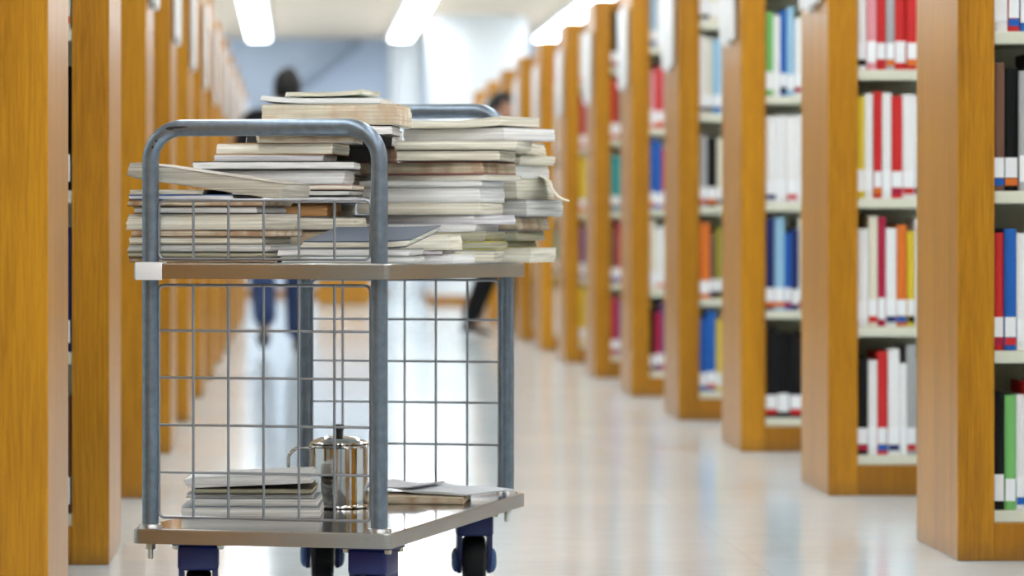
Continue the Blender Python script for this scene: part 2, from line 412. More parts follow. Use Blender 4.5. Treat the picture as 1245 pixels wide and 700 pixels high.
PLAN = {
 (0, 0): ['black', 'green', 'white', 'red', 'cream'], (0, 1): ['red', 'blue', 'white', 'olive', 'white'], (0, 2): ['brown', 'black', 'grey', 'black', 'white'], (0, 3): ['white', 'red', 'blue', 'white'],
 (1, 0): ['black', 'white', 'red', 'white', 'white', 'grey', 'white', 'yellow'], (1, 1): ['white', 'cream', 'crimson', 'white', 'orange', 'yellow', 'white'],
 (1, 2): ['yellow', 'white', 'red', 'white', 'red', 'white', 'white'], (1, 3): ['white', 'pink', 'red', 'grey', 'red', 'red', 'white'],
 (2, 0): ['black', 'black', 'black', 'black', 'grey'], (2, 1): ['navy', 'light blue', 'blue', 'navy', 'cream', 'yellow'], (2, 2): ['white', 'white', 'white', 'white', 'white'],
 (2, 3): ['green', 'white', 'blue', 'light blue', 'white'],
 (3, 0): ['blue', 'blue', 'yellow', 'cream'], (3, 1): ['orange', 'brown', 'olive', 'green'], (3, 2): ['grey', 'black', 'cream', 'olive', 'yellow'], (3, 3): ['white', 'cream', 'light blue', 'white'], (3, 4): ['white', 'cream', 'pink', 'white'],
 (4, 0): ['black', 'crimson', 'purple', 'black'], (4, 1): ['cream', 'white', 'white', 'brown'], (4, 2): ['blue', 'blue', 'red', 'white'], (4, 3): ['pink', 'red', 'pink', 'white'], (4, 4): ['light blue', 'white', 'white', 'grey'],
 (5, 0): ['crimson', 'blue', 'teal', 'white'], (5, 1): ['brown', 'crimson', 'brown', 'white'], (5, 2): ['teal', 'teal', 'white', 'green'], (5, 3): ['red', 'brown', 'white', 'white'], (5, 4): ['black', 'black', 'white', 'white'],
}
def shelf_book(x, y, z, w, h, d, col, label, group, small, lean=0, right=True):
    t = thing('library_book', label, 'book', (x, y, z), 0, group)
    t.rotation_euler = (0, lean, 0)
    obj('cover', spine_book_mesh(w, d, h), [SPINE[col], PAGE['cream']], t)
    if not small:
        lb = obj('spine_label', spine_label_mesh(w, random.choice([0, 0, 0, .05, .06])), [LABELW, SPINE[random.choice(['red', 'blue', 'black', 'orange', 'crimson', 'navy'])]], t)
for n, y in enumerate(RY):
    X = 1.49+PT+.002
    span = [.19, .23, .18][n] if n < 3 else (.15 if n < 8 else .10)
    for si, sz in enumerate(SHELFZ):
        if sz+.03 > H+(CV+6)*y/F: continue
        x = X; i = 0; cols = PLAN.get((n, si))
        while x < X+span and i < 10:
            w = random.uniform(.022, .042) if n > 2 else random.uniform(.02, .034)
            if (n, si) == (2, 0): w = .04
            if (n, si) == (2, 2): w = .035
            h = random.uniform(.255, .312)
            if si == 4: h = min(h, .275)
            if (n, si) in ((2, 0), (2, 2), (1, 2)): h = random.uniform(.28, .305)
            col = cols[i % len(cols)] if cols else random.choice(list(COLS))
            lab = '%s book %s from the panel, %s, %s right bookcase' % (col, NTH[i], SHELFN[si], ORD[n])
            shelf_book(x, y+.018+random.uniform(0, .012), sz+.0288, w, h, random.uniform(.17, .22), col, lab, 'books on the right-hand shelves', n > 7)
            x += w+.0008; i += 1
for n, y in enumerate(LY[:3]):
    for si, sz in enumerate(SHELFZ):
        if sz+.03 > H+(CV+6)*y/F: continue
        x = -.416-PT-.003
        for i in range(2):
            w = random.uniform(.025, .04); x -= w
            col = random.choice(['black', 'navy', 'brown', 'pink', 'cream', 'grey'])
            shelf_book(x, y+.02, sz+.0288, w-.001, random.uniform(.24, .30), .2, col,
                       '%s book %s from the panel, %s, %s left bookcase' % (col, NTH[i], SHELFN[si], ORD[n]), 'books on the left-hand shelves', False)

# ---------------------------------------------------------------- trolley
TH = math.radians(15.4)
P0 = Vector((.174, 7.27)); Adir = Vector((-math.cos(TH), math.sin(TH))); Bdir = Vector((math.sin(TH), math.cos(TH)))
W = .499; D = 1.183
def uz(u, d):
    """ground-plan point seen in column u, at depth d behind the trolley's front edge"""
    base = P0+Bdir*d; k = (u-CU)/F
    a = (k*base.y-base.x)/(Adir.x-k*Adir.y)
    return base+Adir*a
def deckz(d): return .684-.0075*d
LOWZ = .187
TR = thing('book_trolley', 'stainless steel two-deck book trolley with wire mesh sides and blue casters', 'trolley', (P0.x, P0.y, 0), -TH)
# trolley-local axes: x = -a (right is 0, left is -W), y = d
def deck(name, zf, zr, th, top):
    bm = bmesh.new(); r = .012
    # folded sheet: top plate with rounded corners and a turned-down rim
    out = []
    for cx, cy, a0 in ((-r, r, -PI/2), (-r, D-r, 0), (-W+r, D-r, PI/2), (-W+r, r, PI)):
        for k in range(5):
            a = a0+PI/2*k/4; out.append((cx+r*math.cos(a), cy+r*math.sin(a)))
    def ins(p, e):
        c = Vector((-W/2, D/2)); return (p[0]+(e if p[0] < c.x else -e), p[1]+(e if p[1] < c.y else -e))
    zz = lambda y: zf+(zr-zf)*y/D
    loops = []
    for e, dz in ((.003, 0), (.0008, -.001), (0, -.003), (0, -th), (.004, -th), (.006, -th+.004), (.006, -.006)):
        loops.append([bm.verts.new((*ins(p, e), zz(p[1])+dz)) for p in out])
    bm.faces.new(loops[0]).material_index = 1
    for i, (a, b) in enumerate(zip(loops, loops[1:])):
        for k in range(len(a)):
            bm.faces.new((a[k], a[(k+1) % len(a)], b[(k+1) % len(a)], b[k]))
    bm.faces.new(loops[-1][::-1])
    # underside ribs
    for y in (D*.25, D*.75):
        box(bm, -W+.01, -.01, y-.02, y+.02, zz(y)-th+.004, zz(y)-.005)
    return obj(name, bm, [STEEL, STEELTOP], TR, smooth=False)
deck('upper_deck', deckz(0), deckz(D), .029, True)
deck('lower_deck', LOWZ, LOWZ, .0285, True)
bm = bmesh.new(); box(bm, -W+.006, -W+.058, -.0022, .004, deckz(0)-.0315, deckz(0)+.001, .0015)
box(bm, -W+.006, -W+.058, -.0022, .03, deckz(0)+.0005, deckz(0)+.0018)
obj('corner_label', bm, LABELW, TR)['label'] = 'white plastic tag wrapped on the upper deck corner'
PR = .0157
def frame_posts(name, xl, xr, y, ztop, rad):
    zc = ztop-PR
    pts = [(xl, y, LOWZ-.002), (xl, y, .3), (xl, y, .6), (xl, y, zc-rad)]
    pts += arc((xl+rad, zc-rad), rad, PI, PI/2, 12, y=y)[1:]
    pts += arc((xr-rad, zc-rad), rad, PI/2, 0, 12, y=y)
    pts += [(xr, y, .6), (xr, y, .3), (xr, y, LOWZ-.002)]
    bm = bmesh.new(); tube(bm, pts, PR, 20)
    fr = obj(name, bm, TUBE, TR)
    for x in (xl, xr):
        bm = bmesh.new()
        lathe(bm, [(PR, .006), (.021, .005), (.023, .0), (PR, 0)], 24, (x, y, LOWZ))
        obj('foot_collar', bm, STEEL, fr)
    for x in (xl, xr):
        bm = bmesh.new()
        lathe(bm, [(0, -.014), (.0085, -.014), (.0095, -.012), (.0095, 0), (0, 0)], 6, (x, y, LOWZ-.0285))
        lathe(bm, [(0, -.032), (.0045, -.032), (.0052, -.03), (.0052, 0), (0, 0)], 12, (x, y, LOWZ-.0285))
        obj('post_bolt', bm, BOLT, fr)
    return fr
XRP, XLP = -.034, -W+.020
YF, YR = .05, D-.03
ff = frame_posts('front_frame', XLP, XRP, YF, .9535, .062)
rf = frame_posts('rear_frame', XLP, XRP, YR, 1.0145, .07)
# black scuffs on the front handle
bm = bmesh.new()
for cx, w_, h_, zz in ((XLP+.055, .017, .0022, .9535-PR+.001), (XLP+.043, .009, .0028, .9535-PR-.001), (XLP+.068, .010, .0013, .9535-PR+.002), (XLP+.016, .003, .002, .9135), (XLP+.009, .002, .003, .902)):
    t = bmesh.new(); bmesh.ops.create_icosphere(t, subdivisions=2, radius=1)
    for v in t.verts: v.co = Vector((cx+w_*v.co.x, YF-PR+.0002+.0008*v.co.y, zz+h_*v.co.z))
    merge(bm, t)
obj('scuff_marks', bm, SCUFF, ff)
def mesh_panel(name, xl, xr, y, zb, zt, nv, hz, r=.0026, wl=None, par=None):
    bm = bmesh.new(); c = .011
    loop = []
    for cx, cz, a0 in ((xr-c, zb+c, -PI/2), (xr-c, zt-c, 0), (xl+c, zt-c, PI/2), (xl+c, zb+c, PI)):
        loop += arc((cx, cz), c, a0, a0+PI/2, 5, y=y)
    tube(bm, loop, r*1.15, 8, closed=True)
    for i in range(1, nv):
        x = xl+(xr-xl)*i/nv; tube(bm, [(x, y-.003, zb), (x, y-.003, zt)], r, 8)
    for z in hz: tube(bm, [(xl, y, z), (xr, y, z)], r, 8)
    p = obj(name, bm, WIRE, TR)
    for x, s in ((xl, -1), (xr, 1)):
        for z in (zb+.012, (zb+zt)/2, zt-.012):
            bm = bmesh.new(); tube(bm, [(x, y, z), (x+s*.012, y, z)], .0034, 8)
            obj('weld_tab', bm, WIRE, p)
    return p
def zy(v, y, x=-.25):
    p = P0+Adir*(-x)+Bdir*y; return H-(v-CV)*p.y/F
xl, xr = XLP+PR+.001, XRP-PR-.001
mesh_panel('mesh_panel', xl, xr, YF, zy(631, YF), zy(347, YF), 6, [zy(v, YF) for v in (402.5, 460, 518, 576)])
mesh_panel('mesh_panel', xl, xr, YF, zy(315, YF), zy(243.5, YF), 6, [])
mesh_panel('mesh_panel', xl, xr, YR, zy(591.6, YR), zy(340, YR), 6, [zy(v, YR) for v in (388, 438.8, 488.5, 539.2)])
mesh_panel('mesh_panel', xl, xr, YR, zy(315, YR), zy(230, YR), 6, [])
# casters
def caster(x, y, yaw):
    zt = LOWZ-.0285
    e = bpy.data.objects.new('caster', None); C.objects.link(e); e.parent = TR; e.location = (x, y, 0); e.rotation_euler = (0, 0, yaw)
    bm = bmesh.new(); box(bm, -.048, .048, -.042, .042, zt-.005, zt, .002)
    # swivel housing, flaring into a two-armed fork
    box(bm, -.0385, .0385, -.036, .036, zt-.053, zt-.004, .007, seg=3)
    for s in (-1, 1):
        t = bmesh.new()
        prof = [(-.034, zt-.036), (.034, zt-.036), (.034, .062), (.024, .030), (-.014, .026), (-.034, .06)]
        vs0 = [t.verts.new((s*.0265, p[0]+.012*(zt-.03-p[1])/.1, p[1])) for p in prof]
        vs1 = [t.verts.new((s*.0365, p[0]+.012*(zt-.03-p[1])/.1, p[1])) for p in prof]
        t.faces.new(vs0); t.faces.new(vs1[::-1])
        for k in range(6): t.faces.new((vs0[k], vs0[(k+1) % 6], vs1[(k+1) % 6], vs1[k]))
        bmesh.ops.recalc_face_normals(t, faces=t.faces)
        bmesh.ops.bevel(t, geom=t.edges[:], offset=.0015, segments=1, affect='EDGES')
        merge(bm, t)
    o = obj('caster_fork', bm, BLUE, None, angle=30)
    bm = bmesh.new()
    R = .0525; rot = Matrix.Translation((0, .014, .053)) @ Matrix.Rotation(PI/2, 4, 'Y')
    t = bmesh.new(); lathe(t, [(0, -.024), (.030, -.024), (.046, -.023), (.0515, -.017), (R, -.008), (R, .008), (.0515, .017), (.046, .023), (.030, .024), (0, .024)], 40)
    merge(bm, t, rot); w = obj('wheel', bm, RUBBER, None)
    pieces = [o, w]
    for s in (-1, 1):
        bm = bmesh.new(); t = bmesh.new(); lathe(t, [(0, .047), (.014, .047), (.022, .044), (.026, .040), (.026, .037), (0, .037)], 32)
        if s < 0: bmesh.ops.transform(t, matrix=Matrix.Scale(-1, 4, (0, 0, 1)), verts=t.verts)
        merge(bm, t, rot); pieces.append(obj('axle_cover', bm, CAPBLUE, None))
    for bx in (-.041, .041):
        for by in (-.03, .03):
            bm = bmesh.new(); lathe(bm, [(0, -.0125), (.006, -.0125), (.0075, -.011), (.0075, -.005), (0, -.005)], 6, (bx, by, zt))
            pieces.append(obj('bolt', bm, BOLT, None, smooth=False))
    for q in pieces: q.parent = e
    return e
caster(-W+.104, .085, .26)
caster(-.052, .075, -.12)
caster(-W+.083, D-.115, .3)
caster(-.076, D-.155, .28)

# ---------------------------------------------------------------- books on the trolley
def solve_yaw(P, uR, dp):
    lo, hi = -.3, 1.2
    for _ in range(40):
        m = (lo+hi)/2
        q = P+Vector((math.sin(m), math.cos(m)))*dp
        if CU+F*q.x/q.y < uR: lo = m
        else: hi = m
    return m
def book(uL, uC, uR, yB, yT, d, dp, page, cov, label, group='books piled on the trolley', pitch=0, curl=(0, 0), yaw0=14.5, fan=0, wave=0, tilt=0, name='book', zb=None,
         ct=.0016, lip=.0012, cat='book', spine='back', rnd=0, shear=None, nx=16, flat_cover=True, sag_bot=True):
    P = uz(uC, d); yaw = solve_yaw(P, uR, dp) if uR > uC else math.radians(yaw0)
    left = Vector((-math.cos(yaw), math.sin(yaw))); k = (uL-CU)/F
    w = (k*P.y-P.x)/(left.x-k*left.y)
    z0 = H-(yB-CV)*P.y/F if zb is None else zb
    z1 = H-(yT-CV)*P.y/F
    t = max(z1-z0-.0007, .003)
    back = Vector((math.sin(yaw), math.cos(yaw)))
    c = P+left*(w/2)+back*(dp/2)
    root = thing(name, label, cat, (c.x, c.y, z0), -yaw, group)
    rng = random.Random(hash(label) % 9973 if False else sum(map(ord, label)))
    ph = rng.uniform(0, 6)
    shx, shy = rng.uniform(-.007, .007), rng.uniform(0, .006)
    if shear is not None: shx = shear
    k_ = min(1, t/.02); shx *= k_; shy *= k_; bul = .0022*k_
    yj = math.radians(rng.uniform(-.8, .8)) if not uR > uC else 0
    root.rotation_euler.z += yj
    def shape(x, y, zf):
        """x in -1..1, y in -1..1, zf 0..1 through the thickness"""
        dz = curl[0]*max(0, -x-.1)**2 + curl[1]*max(0, x-.1)**2
        dz += wave*math.sin(x*3+ph)*(.3+.7*zf)
        dz += tilt*x + math.tan(pitch)*(y+1)*dp/2
        dz += fan*max(0, x)**2*zf
        if rnd and x < -.86: dz += (.5-zf)*2*rnd*((-x-.86)/.14)**2
        return dz
    ny = 6; nz = max(2, min(8, int(t/.003)))
    def slab(bm, x0, x1, y0, y1, a, b, mi=0, nzz=1, jit=0):
        g = {}
        for i in range(nx+1):
            for j in range(ny+1):
                for q in range(nzz+1):
                    if 0 < i < nx and 0 < j < ny and 0 < q < nzz: continue
                    X = x0+(x1-x0)*i/nx; Y = y0+(y1-y0)*j/ny; zf = (a+(b-a)*q/nzz)/t
                    jx = rng.uniform(-jit, jit) if (i in (0, nx)) else 0
                    jy = rng.uniform(-jit, jit) if (j in (0, ny)) else 0
                    bb = bul*(1-(2*zf-1)**2)
                    X += shx*(zf-.5)+bb*2*X/w; Y += shy*(zf-.5)+(bb*2*Y/dp if spine != 'front' else 0)
                    g[i, j, q] = bm.verts.new((X+jx, Y+jy, a+(b-a)*q/nzz+shape(2*X/w, 2*Y/dp, zf)))
        def fc(*ks):
            f = bm.faces.new([g[k_] for k_ in ks]); f.material_index = mi
        for i in range(nx):
            for j in range(ny):
                fc((i, j, 0), (i, j+1, 0), (i+1, j+1, 0), (i+1, j, 0)); fc((i, j, nzz), (i+1, j, nzz), (i+1, j+1, nzz), (i, j+1, nzz))
            for q in range(nzz):
                fc((i, 0, q), (i+1, 0, q), (i+1, 0, q+1), (i, 0, q+1)); fc((i, ny, q), (i, ny, q+1), (i+1, ny, q+1), (i+1, ny, q))
        for j in range(ny):
            for q in range(nzz):
                fc((0, j, q), (0, j, q+1), (0, j+1, q+1), (0, j+1, q)); fc((nx, j, q), (nx, j+1, q), (nx, j+1, q+1), (nx, j, q+1))
    hw, hd = w/2, dp/2
    bm = bmesh.new(); slab(bm, -hw+lip, hw-lip, -hd+lip, hd-lip, ct, t-ct, 0, nz, .0011)
    obj('page_block', bm, PAGE[page], root, angle=50)
    bm = bmesh.new()
    slab(bm, -hw, hw, -hd, hd, 0, ct); slab(bm, -hw, hw, -hd, hd, t-ct, t)
    if spine == 'back': slab(bm, -hw, hw, hd-ct, hd+.0004, 0, t)
    elif spine == 'left': slab(bm, -hw-.0004, -hw+ct, -hd, hd, 0, t)
    elif spine == 'front': slab(bm, -hw, hw, -hd-.0004, -hd+ct, 0, t)
    elif spine == 'right': slab(bm, hw-ct, hw+.0004, -hd, hd, 0, t)
    obj('cover', bm, cov if not isinstance(cov, tuple) else cover(cov, .75 if cat == 'magazine' else .4), root, angle=50)
    return root
WHC = (.74, .74, .72); CRC = (.70, .67, .56); GRC = (.38, .40, .40); DKC = (.05, .045, .05); BRC = (.16, .10, .06); SLT = (.09, .115, .16); BLC = (.007, .007, .008)
dF = .10
def stack(rows, d, dp, where, **common):
    for i, r in enumerate(rows):
        kw = dict(common); kw.update(dict(r[7]) if len(r) > 7 else {})
        dd = kw.pop('d', d); pp = kw.pop('dp', dp)
        if i == 0 and 'zb' not in kw: kw['zb'] = deckz(dd)+.0012
        book(r[0], r[1], r[2], r[3], r[4], dd, pp, r[5], r[6][0], r[6][1]+' '+where, **kw)
# A: front left
stack([
 (157, 336, 0, 320, 313, 'tan', (BRC, 'dark brown book at the bottom of the pile')),
 (156, 332, 0, 313, 306, 'olive', (DKC, 'dull olive-edged book second from bottom of the pile'), dict(yaw0=13.8)),
 (156, 328, 0, 306, 296.5, 'grey', ((.30, .33, .30), 'grey-edged book with dull green cover, third up in the pile')),
 (157, 320, 0, 296.5, 288, 'cream', ((.42, .40, .34), 'cream book under a brown one, fourth up in the pile'), dict(yaw0=14)),
 (160, 332, 0, 288, 279, 'tan', (BRC, 'thin brown-edged book below the thick cream one in the pile')),
 (155, 322, 360, 279, 259.5, 'cream', (WHC, 'thick cream book with white cover and turned corner in the pile'), dict(dp=.22)),
 (163, 312, 0, 259.5, 250.5, 'grey', (DKC, 'grey book with dark cover above the thick cream one, pile')),
 (155, 322, 0, 250.5, 242.5, 'tan', (BRC, 'brown-edged book just under the blue-white one, pile'), dict(yaw0=13.8)),
 (157, 283, 0, 242.5, 236, 'white', ((.05, .13, .42), 'thin white book with blue cover in the pile')),
 (157, 246, 0, 236, 230, 'cream', (CRC, 'small cream book right under the curled magazine, pile')),
], dF, .22, 'front left on trolley')
book(156, 341, 0, 229, 208.5, dF-.004, .22, 'agedgrey', (.36, .33, .28), 'curled thick magazine sloping down on top of the front left pile', tilt=-.0213, curl=(0, 0), spine='left', name='magazine', cat='magazine', nx=24, ct=.001, rnd=.003)
# C: front centre
stack([
 (342, 503, 516, 320, 311.5, 'grey', ((.36, .40, .36), 'bottom greenish-grey book in the pile under the slate-blue book')),
 (338, 498, 514, 311.5, 302.5, 'white', (GRC, 'pale book in the middle of the pile under the slate-blue book')),
 (367, 497, 533, 302.5, 292.5, 'cream', (SLT, 'slate-blue covered book tilted up at its back'), dict(pitch=.12, curl=(0, .004), ct=.0022, shear=.014)),
], .13, .22, 'front centre of trolley')
# B: middle left
stack([
 (245, 428, 0, 318.7, 298, 'cream', (CRC, 'large cream book at the bottom of the tall middle pile')),
 (250, 424, 0, 298, 280, 'tan', (BRC, 'tan book second from bottom of the tall middle pile')),
 (247, 430, 0, 280, 263, 'aged', (DKC, 'aged book third from bottom of the tall middle pile')),
 (262, 398, 0, 263, 247, 'kraft', ((.42, .19, .06), 'kraft-brown covered book low in the tall middle pile')),
 (250, 434, 0, 247, 238, 'white', (DKC, 'white-edged book with dark cover in the tall middle pile')),
 (262, 425, 0, 238, 230.5, 'grey', (BLC, 'thin grey book with black cover in the tall middle pile')),
 (255, 428, 0, 230.5, 224, 'cream', ((.55, .35, .28), 'thin cream book with pinkish cover in the tall middle pile')),
 (242, 418, 430, 224, 206, 'white', (GRC, 'thick greyish-white book below the black-covered one, tall middle pile')),
 (235, 430, 438, 206, 195.5, 'white', (BLC, 'wide white book with black cover, tall middle pile')),
 (260, 393, 0, 195.5, 187.5, 'lav', (WHC, 'narrow pale grey book above the black-covered one, tall middle pile')),
 (264, 404, 424, 187.5, 173, 'cream', ((.50, .27, .10), 'cream book with curling brown cover, tall middle pile')),
 (312, 430, 440, 173, 164, 'tan', (WHC, 'tan-edged book with white cover behind the trolley handle')),
 (314, 476, 486, 164, 151.5, 'white', (BLC, 'pale book behind the trolley handle under the thickest book')),
 (319, 483, 500, 151.5, 125.5, 'creamtan', ((.60, .55, .44), 'thickest cream book near the top of the tall middle pile'), dict(dp=.2)),
 (317, 463, 0, 125.5, 118.3, 'white', ((.62, .66, .66), 'white magazine with curled left edge on the thickest book'), dict(curl=(.008, 0), name='magazine', cat='magazine', ct=.0009)),
 (347, 440, 462, 116.8, 111, 'cream', ((.70, .70, .55), 'thin open pamphlet lying topmost on the tall middle pile'), dict(curl=(0, .006), ct=.0008, name='pamphlet', cat='pamphlet')),
], .42, .2, 'of trolley', yaw0=8)
# F: right edge, mid-depth
stack([
 (484, 549, 577, 319, 309, 'white', (WHC, 'white book lying flat by the right edge beside the slate-blue book')),
 (498, 538, 553, 309, 304, 'lav', ((.66, .52, .54), 'pinkish folded pamphlet at the right edge beside the slate-blue book'), dict(ct=.0008, name='pamphlet', cat='pamphlet')),
 (486, 545, 561, 304, 285, 'cream', (CRC, 'cream block of a book right beside the slate-blue book')),
], .46, .14, 'on trolley')
# G: added books whose black covers paint the shade between the piles
DG = .67
stack([
 (262, 424, 0, 317, 300, 'grey', (BLC, 'black-covered book lowest in the dark pile')),
 (262, 428, 0, 300, 274, 'grey', (DKC, 'dark thick book low in the dark pile')),
 (262, 404, 0, 273, 247, 'aged', (BLC, 'black-covered book below the middle of the dark pile')),
 (262, 424, 0, 247, 228, 'grey', (BLC, 'black-covered book in the middle of the dark pile')),
 (262, 426, 0, 228, 213, 'aged', (DKC, 'dark book above the middle of the dark pile')),
 (262, 430, 0, 213, 196, 'grey', (BLC, 'black-covered book high in the dark pile')),
 (300, 466, 484, 196, 178, 'tan', (BLC, 'black-covered book second from top of the dark pile')),
 (300, 477, 489, 178, 156.5, 'white', (BLC, 'black-covered book topmost of the dark pile')),
], DG, .2, 'behind the tall middle pile', spine='front', yaw0=14.8)
# D: rear centre
stack([
 (436, 600, 0, 317.5, 304, 'aged', (GRC, 'aged grey book at the bottom of the rear centre pile'), dict(yaw0=9)),
 (442, 596, 616, 304, 293, 'olive', ((.55, .50, .08), 'olive book with yellow cover low in the rear centre pile')),
 (470, 590, 612, 293, 281, 'olive', ((.33, .33, .30), 'olive-grey book low in the rear centre pile')),
 (455, 578, 606, 281, 272.5, 'white', (WHC, 'thin white curling booklet low in the rear centre pile'), dict(ct=.0009)),
 (428, 576, 626, 272.5, 260.5, 'lav', ((.62, .62, .70), 'wide pale violet-white book in the rear centre pile')),
 (434, 584, 611, 260.5, 245.5, 'cream', (CRC, 'thick cream book under the big white one, rear centre pile')),
 (440, 583, 613, 245.5, 227, 'white', (WHC, 'thickest white book in the rear centre pile')),
 (437, 586, 612, 227, 219, 'white', ((.62, .64, .62), 'thin white book on the thickest white one, rear centre pile')),
 (468, 590, 634, 219, 211.5, 'cream', (WHC, 'thin cream book under the red-striped aged one, rear centre pile')),
 (438, 587, 626, 211.5, 196, 'tan', ((.45, .10, .10), 'brown-stained thick book with reddish cover, rear centre pile')),
 (483, 607, 626, 196, 181.5, 'aged', (BLC, 'aged book with black cover, rear centre pile')),
 (481, 628, 646, 181.5, 170, 'cream', ((.55, .52, .42), 'cream book two below the top, rear centre pile')),
 (491, 613, 674, 170, 154.5, 'white', ((.62, .60, .62), 'white book turned sideways below the top one, rear centre pile')),
 (481, 608, 656, 154.5, 145, 'cream', (CRC, 'cream book lying open topmost on the rear centre pile'), dict(fan=.004, wave=.001, curl=(0, .004))),
], .68, .19, 'of trolley')
# E: rear right
stack([
 (572, 645, 675, 322, 301, 'cream', (CRC, 'thick cream book overhanging the deck at the bottom of pile'), dict(d=.92)),
 (560, 617, 652, 301, 292.5, 'olive', ((.52, .55, .12), 'olive book with yellow-green cover in pile')),
 (565, 628, 662, 292.5, 280, 'olive', (GRC, 'olive-grey book above the yellow-green one in pile')),
 (575, 628, 667, 280, 263, 'tan', ((.12, .17, .20), 'tan book with dark blue cover in pile')),
 (585, 640, 684, 263, 242, 'grey', ((.34, .38, .44), 'grey book with blue-grey cover jutting out in pile')),
 (585, 628, 672, 242, 217, 'cream', ((.62, .56, .40), 'thick cream book with a flapping page in pile')),
 (585, 626, 667, 217, 200, 'white', (WHC, 'white book with fanned wavy pages in pile')),
 (590, 632, 674, 200, 188, 'cream', (CRC, 'cream book near the top of pile')),
 (590, 640, 663, 188, 172.5, 'aged', ((.30, .34, .26), 'aged book topmost in pile')),
], .93, .19, 'at rear right of trolley')
# loose page flapping out of the rear-right pile
def flap():
    P = uz(655, .935)
    P = P+Vector((0, .02))
    bm = bmesh.new(); g = []
    pts = [(655, 213), (662, 216), (667, 221), (669.5, 227), (673, 233), (677.5, 238), (683, 241.5), (691, 244)]
    for u, v in pts:
        x = (u-CU)*P.y/F; z = H-(v-CV)*P.y/F
        g.append([bm.verts.new((x+.012*j/3, P.y+.13*j/3, z+.002*j/3)) for j in range(4)])
    for i in range(len(g)-1):
        for j in range(3): bm.faces.new((g[i][j], g[i+1][j], g[i+1][j+1], g[i][j+1]))
    o = obj('loose_page', bm, cover((.78, .74, .62), .7)); o.modifiers.new('thick', 'SOLIDIFY').thickness = .0025
    tag(o, 'loose cream page drooping out of the rear right pile of books', 'page')
flap()
# magazines on the lower deck
def low(uL, uC, uR, yB, yT, d, dp, page, cov, label, **k):
    return book(uL, uC, uR, yB, yT, d, dp, page, cov, label, group='magazines on the lower deck', name='magazine', cat='magazine', ct=.0009, **k)
low(220, 388, 0, 629, 616.5, .33, .2, 'grey', (.36, .40, .46), 'grey magazine at the bottom of the stack left of the steel mug', zb=LOWZ+.001, yaw0=3)
low(232, 384, 0, 616, 606, .34, .2, 'grey', (.30, .33, .38), 'grey magazine second from bottom of the stack left of the mug', yaw0=4)
low(226, 380, 0, 605.5, 600.5, .35, .19, 'grey', (.55, .57, .60), 'pale grey magazine in the middle of the stack left of the mug', yaw0=3)
low(236, 379, 0, 600, 594, .34, .2, 'olive', (.14, .12, .09), 'dark brown-edged magazine under the folded newspaper left of mug', yaw0=4)
low(226, 378, 0, 590.5, 577.5, .34, .2, 'white', (.80, .82, .82), 'folded white newspaper topmost of the stack left of the mug', tilt=.0055, yaw0=3, spine='left', rnd=.003)
low(428, 563, 572, 611, 604.5, .78, .18, 'tan', (.50, .40, .26), 'tan magazine lying flat behind the front right post of trolley', zb=LOWZ+.001)
low(478, 565, 624, 602.5, 599.5, .80, .2, 'white', (.62, .65, .70), 'open white magazine draped over the tan one on lower deck', wave=.002, curl=(.012, 0))
low(446, 505, 540, 594.5, 592.5, .84, .16, 'lav', (.70, .70, .76), 'thin pale leaflet on the open white magazine, lower deck', curl=(.008, .006))

# steel mug with lid
def mug():
    p = uz(412.5, .64); r = .0605
    t = thing('lidded_mug', 'shiny stainless steel lidded mug on the lower deck', 'mug', (p.x, p.y, LOWZ+.0006))
    bm = bmesh.new()
    lathe(bm, [(0, 0), (r-.004, 0), (r-.001, .0015), (r-.0015, .005), (r-.003, .007), (r-.003, .12), (r-.001, .122), (r, .1245), (r-.002, .1265), (r-.005, .125), (r-.005, .01), (0, .008)], 56)
    obj('body', bm, CHROME, t)
    bm = bmesh.new()
    lathe(bm, [(0, .1275), (r-.002, .1275), (r+.0005, .129), (r, .131), (r-.004, .132), (r-.008, .1345), (r*.62, .1405), (r*.3, .143), (0, .144)], 56)
    lid = obj('lid', bm, CHROME, t)
    bm = bmesh.new()
    lathe(bm, [(0, .143), (.0075, .143), (.0068, .150), (.0095, .158), (.0105, .163), (.009, .167), (0, .168)], 24)
    obj('lid_knob', bm, BLACK, lid)
    bm = bmesh.new()
    a = math.radians(183)
    dx, dy = math.cos(a), math.sin(a)
    prof = [(r-.004, .118), (r+.010, .1195), (r+.028, .117), (r+.040, .106), (r+.0425, .09), (r+.041, .07), (r+.036, .05), (r+.022, .034), (r+.008, .028), (r-.004, .026)]
    # smooth the outline
    pts = []
    for i in range(len(prof)-1):
        for k in range(4):
            f = k/4; p0 = prof[max(i-1, 0)]; p1 = prof[i]; p2 = prof[i+1]; p3 = prof[min(i+2, len(prof)-1)]
            cr = lambda j: .5*(2*p1[j]+(p2[j]-p0[j])*f+(2*p0[j]-5*p1[j]+4*p2[j]-p3[j])*f*f+(3*p1[j]-p0[j]-3*p2[j]+p3[j])*f**3)
            pts.append((dx*cr(0), dy*cr(0), cr(1)))
    pts.append((dx*prof[-1][0], dy*prof[-1][0], prof[-1][1]))
    tube(bm, pts, .0036, 12); obj('handle', bm, CHROME, t)
mug()

